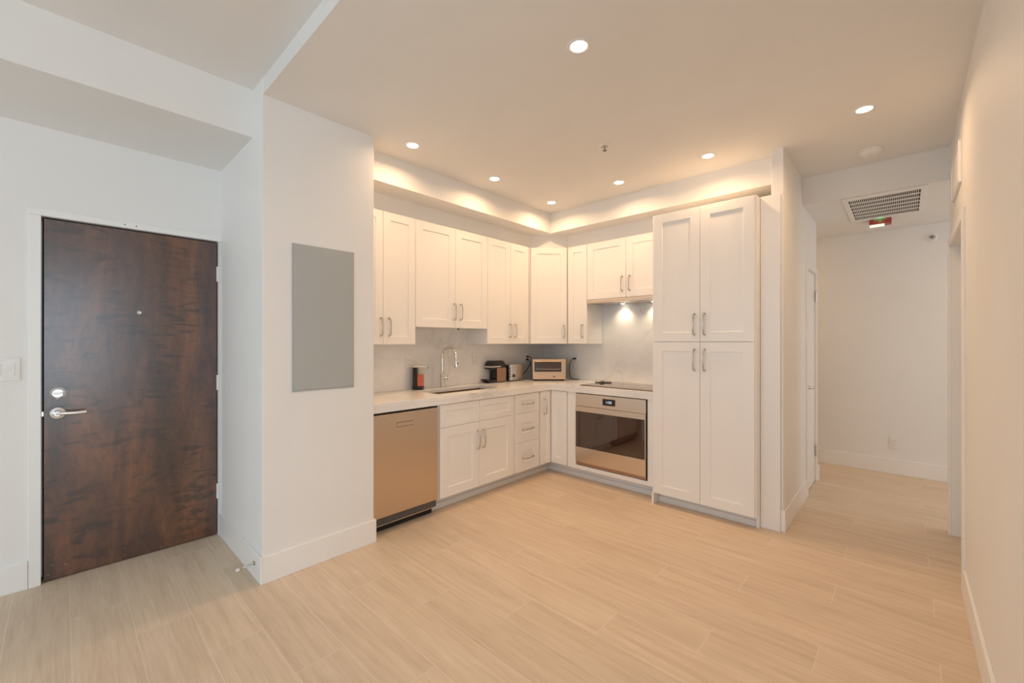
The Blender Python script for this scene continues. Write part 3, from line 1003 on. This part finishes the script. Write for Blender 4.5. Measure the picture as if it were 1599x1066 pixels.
# capsule coffee machine, front towards -Y (local front = -y)
t = thing('coffee_machine', 'small black and bronze capsule coffee machine on the worktop', 'coffee machine', (-3.170, 3.02, 0.9145))
b = B()
prof = [(0.085, 0.0), (0.225, 0.0), (0.225, 0.185), (0.205, 0.215), (0.175, 0.228), (0.055, 0.228), (0.030, 0.215), (0.012, 0.180), (0.012, 0.140), (0.085, 0.135)]
prism_x(b, prof, -0.050, 0.050)
obj('body', b, 'blackgloss', t, 0.006)
b = B(); prism_x(b, [(0.092, 0.006), (0.226, 0.006), (0.226, 0.150), (0.092, 0.150)], 0.050, 0.056)
sp = obj('side_panel', b, 'bronze', t, 0.002)
for k in range(6):
    boxo('rib', (0.056, 0.112, 0.030 + k * 0.010, 0.0575, 0.178, 0.0335 + k * 0.010), 'bronze', sp)
b = B(); prism_x(b, [(0.092, 0.006), (0.226, 0.006), (0.226, 0.150), (0.092, 0.150)], -0.056, -0.050)
obj('side_panel', b, 'bronze', t, 0.002)
b = B(); prism_x(b, [(-0.050, 0.030), (-0.045, 0.040), (0.084, 0.030), (0.084, 0.0), (0.0, 0.0)], -0.045, 0.045)
obj('drip_tray', b, 'black', t, 0.003)
b = B(); lathe(b, (0, 0.045, 0.140), (0, 0, -1), [(0, 0.016), (0.022, 0.012), (0.022, 0)], 16); obj('coffee_spout', b, 'black', t, 0, True)
b = B()
tube(b, [(0.059, 0.135, 0.166), (0.059, -0.005, 0.166)], 0.008, 10)
tube(b, [(-0.059, 0.135, 0.166), (-0.059, -0.005, 0.166)], 0.008, 10)
tube(b, [(-0.059, -0.005, 0.166), (0.059, -0.005, 0.166)], 0.008, 10)
obj('lever', b, 'chrome', t, 0, True)
b = B(); bx(b, -0.04, 0.226, 0.01, 0.04, 0.262, 0.165); obj('water_tank', b, 'glass', t, 0.006)
b = B(); bx(b, -0.045, 0.222, 0.166, 0.052, 0.275, 0.174); obj('tank_lid', b, 'black', t, 0.002)

# slot toaster
t = thing('toaster', 'brushed steel slot toaster with a row of dark buttons', 'toaster', (-3.155, 3.372, 0.9145))
b = B(); holed(b, (-0.070, -0.075, 0.010), (0.070, 0.120, 0.186), 2, [(-0.045, -0.06, -0.02, 0.105), (0.015, -0.06, 0.04, 0.105)])
tb_ = obj('body', b, 'nickel', t, 0.010, seg=3)
boxo('slots', (-0.048, -0.062, 0.02, 0.045, 0.107, 0.15), 'darkgap', t)
boxo('base', (-0.066, -0.078, 0.0, 0.066, 0.115, 0.012), 'darkgrey', t)
cpn = boxo('control_strip', (0.040, -0.082, 0.012, 0.071, -0.0752, 0.175), 'plastic', t, 0.002)
for k in range(4):
    b = B(); lathe(b, (0.056, -0.082, 0.050 + k * 0.030), (0, -1, 0), [(0, 0.007), (0.004, 0.007), (0.005, 0)], 14)
    obj('button', b, 'black', cpn, 0, True)
b = B(); bx(b, 0.0705, -0.052, 0.050, 0.088, -0.024, 0.064); bx(b, 0.0705, -0.042, 0.040, 0.078, -0.034, 0.08)
obj('lever', b, 'black', t, 0.003)

# toaster oven set diagonally in the corner
t = thing('toaster_oven', 'stainless toaster oven standing diagonally in the counter corner', 'toaster oven', (-2.840, 3.640, 0.9145), R(44))
hw = 0.180
b = B(); prism_x(b, [(0.0, 0.012), (0.26, 0.012), (0.26, 0.215), (0.235, 0.236), (0.0, 0.236)], -hw, hw)
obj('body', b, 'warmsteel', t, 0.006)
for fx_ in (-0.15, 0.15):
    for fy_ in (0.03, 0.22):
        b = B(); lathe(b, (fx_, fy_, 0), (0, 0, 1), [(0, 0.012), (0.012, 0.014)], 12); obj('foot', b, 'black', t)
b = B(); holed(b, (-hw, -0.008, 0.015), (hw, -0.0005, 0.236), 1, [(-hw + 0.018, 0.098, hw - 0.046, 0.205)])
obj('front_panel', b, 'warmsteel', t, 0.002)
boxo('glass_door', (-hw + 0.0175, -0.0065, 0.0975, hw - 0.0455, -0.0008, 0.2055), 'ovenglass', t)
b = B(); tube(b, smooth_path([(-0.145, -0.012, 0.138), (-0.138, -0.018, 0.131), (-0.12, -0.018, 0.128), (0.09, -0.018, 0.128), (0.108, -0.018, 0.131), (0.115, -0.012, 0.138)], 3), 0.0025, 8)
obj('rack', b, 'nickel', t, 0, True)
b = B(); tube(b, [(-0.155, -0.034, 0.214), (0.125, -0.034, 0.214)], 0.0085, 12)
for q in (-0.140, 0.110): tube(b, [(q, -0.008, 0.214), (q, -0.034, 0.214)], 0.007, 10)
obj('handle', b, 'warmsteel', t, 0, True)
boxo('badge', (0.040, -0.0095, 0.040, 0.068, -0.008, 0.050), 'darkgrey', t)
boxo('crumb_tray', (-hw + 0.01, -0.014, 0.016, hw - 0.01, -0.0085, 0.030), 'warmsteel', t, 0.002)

# cooktop and trivet
t = thing('cooktop', 'thin black glass induction cooktop set on the worktop', 'cooktop', (-1.925, 3.69, 0.9145))
boxo('glass_top', (-0.378, -0.245, 0.0035, 0.378, 0.235, 0.0085), 'cookglass', t, 0.001)
boxo('metal_edge', (-0.381, -0.248, 0.0, 0.381, 0.238, 0.0035), 'bronze', t)
t = thing('trivet', 'small folded metal trivet at the back left corner of the cooktop', 'trivet', (-2.245, 3.760, 0.9235), R(20))
b = B(); bx(b, -0.075, -0.020, 0.0, 0.035, 0.010, 0.010); bx(b, -0.02, -0.045, 0.010, 0.01, 0.05, 0.018); obj('bar', b, 'slot', t, 0.002)
b = B(); bx(b, -0.015, 0.0, 0.0, 0.085, 0.022, 0.012); obj('bar', b, 'slot', t, 0.002)


# ------------------------------------------------------------------ outlets, plugs and cords
def plate(name, label, cat, loc, rz, w_=0.072, h=0.116, gangs=1, kind='outlet', group=None):
    """cover plate; local front faces -y"""
    t = thing(name, label, cat, loc, rz, group)
    bb = B(); bx(bb, -w_ / 2, -0.006, -h / 2, w_ / 2, 0, h / 2)
    obj('cover_plate', bb, 'plastic', t, 0.002)
    for g in range(gangs):
        cx_ = (g - (gangs - 1) / 2) * 0.046
        bb = B(); bx(bb, cx_ - 0.017, -0.0085, -0.034, cx_ + 0.017, -0.006, 0.034)
        r_ = obj('rocker' if kind == 'switch' else 'socket', bb, 'plastic', t, 0.0015)
        if kind != 'switch':
            bb = B()
            for zc in (-0.017, 0.017):
                bx(bb, cx_ - 0.008, -0.0090, zc - 0.004, cx_ - 0.006, -0.0084, zc + 0.005)
                bx(bb, cx_ + 0.006, -0.0090, zc - 0.004, cx_ + 0.008, -0.0084, zc + 0.005)
                bx(bb, cx_ - 0.0015, -0.0090, zc - 0.010, cx_ + 0.0015, -0.0084, zc - 0.007)
            obj('slots', bb, 'slot', r_)
    return t


SX = -3.2365
plate('outlet', 'white outlet on the marble behind the soap dispenser', 'outlet', (SX, 2.112, 1.160), R(90))
plate('outlet', 'white outlet on the marble just right of the faucet head', 'outlet', (SX, 2.645, 1.150), R(90))
plate('outlet', 'white outlet on the marble midway between faucet and coffee machine', 'outlet', (SX, 2.906, 1.160), R(90))
plate('outlet', 'white outlet behind the slot toaster with a black plug in it', 'outlet', (SX, 3.712, 1.150), R(90))
plate('outlet', 'white outlet right of the toaster oven with a black plug in it', 'outlet', (-2.762, 4.0365, 1.130), 0)
plate('outlet', 'white outlet low on the hall end wall', 'outlet', (-0.078, 5.7695, 0.311), 0)
plate('light_switch', 'white rocker switch plate on the wall left of the entry door', 'light switch', (XE + 0.0005, -0.232, 1.193), R(90), 0.165, 0.124, 3, 'switch')

t = thing('power_cord', 'black cord from the toaster plug hanging down to the worktop', 'cord', (0, 0, 0), 0)
b = B(); lathe(b, (-3.227, 3.712, 1.167), (1, 0, 0), [(0, 0.012), (0.022, 0.011), (0.026, 0.006)], 14); obj('plug', b, 'black', t, 0, True)
b = B(); tube(b, smooth_path([(-3.203, 3.712, 1.167), (-3.18, 3.72, 1.165), (-3.165, 3.72, 1.12), (-3.17, 3.66, 1.03), (-3.185, 3.58, 0.955), (-3.20, 3.54, 0.919), (-3.215, 3.50, 0.918)], 6), 0.0042, 8); obj('cable', b, 'cord', t, 0, True)
t = thing('power_cord', 'black cord running from the left plug behind the toaster oven', 'cord', (0, 0, 0), 0)
b = B(); lathe(b, (-3.227, 3.712, 1.133), (1, 0, 0), [(0, 0.012), (0.016, 0.011), (0.018, 0.006)], 14); obj('plug', b, 'black', t, 0, True)
b = B(); tube(b, smooth_path([(-3.211, 3.712, 1.133), (-3.195, 3.73, 1.11), (-3.175, 3.745, 1.02), (-3.150, 3.74, 0.95), (-3.130, 3.76, 0.920), (-3.12, 3.80, 0.919)], 6), 0.0042, 8); obj('cable', b, 'cord', t, 0, True)
t = thing('power_cord', 'black cord curving up to the plug right of the toaster oven', 'cord', (0, 0, 0), 0)
b = B(); lathe(b, (-2.762, 4.027, 1.147), (0, -1, 0), [(0, 0.012), (0.026, 0.011), (0.030, 0.006)], 14); obj('plug', b, 'black', t, 0, True)
b = B(); tube(b, smooth_path([(-2.762, 4.000, 1.147), (-2.775, 3.975, 1.140), (-2.79, 3.955, 1.08), (-2.785, 3.945, 0.98), (-2.76, 3.94, 0.925), (-2.72, 3.93, 0.919), (-2.66, 3.95, 0.919)], 6), 0.0042, 8); obj('cable', b, 'cord', t, 0, True)

# ------------------------------------------------------------------ electrical panel, door stop, alarm devices
t = thing('electrical_panel', 'flat grey electrical panel on the white column', 'electrical panel', (-2.601, 0.914, 0), R(90))
boxo('frame', (0.0, -0.008, 1.048, 0.374, -0.0002, 1.914), 'grey', t, 0.002)
boxo('panel_door', (0.006, -0.012, 1.056, 0.368, -0.008, 1.906), 'grey', t, 0.002)
t = thing('door_stop', 'spring door stop with white tip on the column baseboard', 'door stop', (-2.690, 0.7475, 0.088))
b = B(); lathe(b, (0, 0, 0), (0, -1, 0), [(0, 0.011), (0.004, 0.010), (0.008, 0.006)], 16); obj('mount', b, 'brass', t, 0, True)
b = B()
pts = [(0.006 * math.cos(k * 1.05), -0.008 - k * 0.0009, 0.006 * math.sin(k * 1.05) - k * 0.0001) for k in range(75)]
tube(b, pts, 0.0012, 6); obj('spring', b, 'nickel', t, 0, True)
b = B(); lathe(b, (0, -0.075, -0.007), (0, -1, 0), [(0, 0.008), (0.010, 0.009), (0.016, 0.007), (0.017, 0)], 16); obj('tip', b, 'rubber', t, 0, True)

# smoke detector
t = thing('smoke_detector', 'round white smoke detector on the ceiling before the hall', 'smoke detector', (-0.178, 3.955, ZK))
b = B(); lathe(b, (0, 0, 0), (0, 0, -1), [(0, 0.070), (0.010, 0.070), (0.012, 0.064), (0.017, 0.064), (0.020, 0.062), (0.034, 0.052), (0.038, 0.040), (0.038, 0)], 40); obj('housing', b, 'plastic', t, 0, True)
b = B(); lathe(b, (0, 0, -0.038), (0, 0, -1), [(0, 0.018), (0.002, 0.017), (0.002, 0)], 20); bx(b, 0.026, -0.002, -0.0385, 0.032, 0.003, -0.0375); obj('test_button', b, 'toe', t)


def sprinkler(label, loc, axis, name='sprinkler'):
    t = thing(name, label, 'sprinkler', loc)
    a = Vector(axis)
    bb = B(); lathe(bb, (0, 0, 0), a, [(0.0004, 0.041), (0.004, 0.040), (0.009, 0.033), (0.009, 0.027), (0.002, 0.024), (0.001, 0)], 32); obj('escutcheon', bb, 'plastic', t, 0, True)
    u, v = frame_of(a)
    bb = B()
    lathe(bb, a * 0.002, a, [(0, 0.008), (0.012, 0.008), (0.014, 0.004)], 12)
    for s in (-1, 1):
        tube(bb, smooth_path([a * 0.012 + u * 0.006 * s, a * 0.020 + u * 0.012 * s, a * 0.034 + u * 0.003 * s], 3), 0.0018, 6)
    obj('frame_arms', bb, 'nickel', t, 0, True)
    bb = B(); tube(bb, [a * 0.014, a * 0.034], 0.0022, 8); obj('bulb', bb, 'red', t, 0, True)
    bb = B(); lathe(bb, a * 0.036, a, [(-0.001, 0.014), (0.0005, 0.014), (0.001, 0)], 16); obj('deflector', bb, 'slot', t, 0, True)


sprinkler('small pendent sprinkler head on the kitchen ceiling among the recessed lamps', (-1.533, 2.595, ZK), (0, 0, -1))
sprinkler('small sidewall sprinkler head high on the hall end wall', (0.193, 5.77, 2.352), (0, -1, 0))

# fire alarm on the hall ceiling
t = thing('fire_alarm', 'red ceiling fire alarm with clear strobe lens in the hall', 'fire alarm', (-0.165, 5.225, ZH))
boxo('body', (-0.078, -0.040, -0.046, 0.078, 0.075, 0.0), 'red', t, 0.006)
b = B(); lathe(b, (-0.02, -0.005, -0.052), (1, 0, 0), [(-0.055, 0), (-0.055, 0.012), (-0.05, 0.016), (0.045, 0.016), (0.05, 0.012), (0.05, 0)], 18)
obj('strobe_lens', b, 'strobe', t, 0, True)
boxo('added_green_strip', (-0.045, -0.0425, -0.010, 0.040, -0.040, -0.006), 'green', t)  # made-up green strip, added to account for the green on the grille
ld = bpy.data.lights.new('grille_tint_lamp', 'POINT'); ld.energy = 0.02; ld.color = (0.1, 1.0, 0.35); ld.shadow_soft_size = 0.01  # point lamp added to throw a green tint on the air grille
lo = bpy.data.objects.new('grille_tint_lamp', ld); COL.objects.link(lo); lo.location = (0, -0.062, -0.022); lo.parent = t

# return air grille in the hall ceiling
t = thing('air_grille', 'white eggcrate return air grille in the hall ceiling', 'air grille', (-0.122, 4.70, ZH))
gx, gy = 0.247, 0.415
b = B(); holed(b, (-gx, -gy, -0.010), (gx, gy, -0.0005), 2, [(-gx + 0.035, -gy + 0.070, gx - 0.035, gy - 0.035)])
obj('frame', b, 'plastic', t, 0.003)
boxo('dark_recess_back', (-gx + 0.030, -gy + 0.065, -0.0016, gx - 0.030, gy - 0.03, -0.0006), 'darkgap', t)  # dark sheet stands for the shaded recess behind the louvre
b = B()
x0, x1, y0, y1 = -gx + 0.035, gx - 0.035, -gy + 0.070, gy - 0.035
for k in range(1, 37):
    xx = x0 + (x1 - x0) * k / 37
    bx(b, xx - 0.0021, y0, -0.006, xx + 0.0021, y1, -0.002)
for k in range(1, 6):
    yy = y0 + (y1 - y0) * k / 6
    bx(b, x0, yy - 0.011, -0.0065, x1, yy + 0.011, -0.003)
obj('louvre', b, 'plastic', t)
# access cover high on the right wall
t = thing('access_panel', 'white rectangular access panel high on the right wall above the doorway', 'access panel', (XR - 0.0003, 3.69, 2.355), R(-90))
b = B(); holed(b, (-0.255, -0.014, -0.118), (0.255, 0.0, 0.118), 1, [(-0.238, -0.101, 0.238, 0.101)])
obj('frame', b, 'trim', t, 0.002)
boxo('cover', (-0.2365, -0.010, -0.0995, 0.2365, -0.001, 0.0995), 'wall', t, 0.001)

# ------------------------------------------------------------------ recessed ceiling lamps
lamps = [
    ((-1.106, 1.640), 'recessed round ceiling lamp nearest the camera, alone in mid ceiling'),
    ((-0.173, 3.235), 'recessed round ceiling lamp near the right wall, before the smoke detector'),
    ((-2.513, 1.676), 'recessed round ceiling lamp beside the column, over the dishwasher'),
    ((-1.061, 3.259), 'recessed round ceiling lamp in front of the tall pantry cabinet'),
    ((-2.523, 2.490), 'recessed round ceiling lamp over the sink, middle of the left row'),
    ((-1.799, 3.278), 'recessed round ceiling lamp over the oven and cooktop'),
    ((-2.544, 3.298), 'recessed round ceiling lamp in the inner corner of the ceiling'),
]
for (lx, ly), lab in lamps:
    t = thing('recessed_lamp', lab, 'ceiling lamp', (lx, ly, ZK), 0, 'recessed ceiling lamps')
    b = B(); lathe(b, (0, 0, 0), (0, 0, -1), [(0.0, 0.056), (0.002, 0.055), (0.004, 0.051), (0.0035, 0.042), (0.001, 0.038)], 40, False)
    obj('trim_ring', b, 'plastic', t, 0, True)
    b = B(); lathe(b, (0, 0, -0.0005), (0, 0, -1), [(0, 0.039), (0.002, 0.037), (0.003, 0.025), (0.0035, 0)], 32)
    obj('lens', b, 'lampglow', t, 0, True)
    ld = bpy.data.lights.new('recessed_lamp_light', 'AREA')
    ld.shape = 'DISK'; ld.size = 0.072; ld.energy = LAMP_W; ld.color = WARM; ld.spread = R(160)
    lo = bpy.data.objects.new('recessed_lamp_light', ld); COL.objects.link(lo)
    lo.location = (0, 0, -0.012); lo.parent = t
# lamp of the hall crossing, beyond the beam and out of sight to the left
for hx, hy in ((-1.6, 5.4), (1.2, 5.2)):
    t = thing('recessed_lamp', 'recessed lamp in the hall ceiling out of sight round the corner', 'ceiling lamp', (hx, hy, ZH), 0, 'hall ceiling lamps')
    b = B(); lathe(b, (0, 0, -0.0005), (0, 0, -1), [(0, 0.0475), (0.002, 0.045), (0.0035, 0)], 24)
    obj('lens', b, 'lampglow', t, 0, True)
    ld = bpy.data.lights.new('recessed_lamp_light', 'AREA')
    ld.shape = 'DISK'; ld.size = 0.085; ld.energy = HALL_W; ld.color = WARM
    lo = bpy.data.objects.new('recessed_lamp_light', ld); COL.objects.link(lo)
    lo.location = (0, 0, -0.012); lo.parent = t
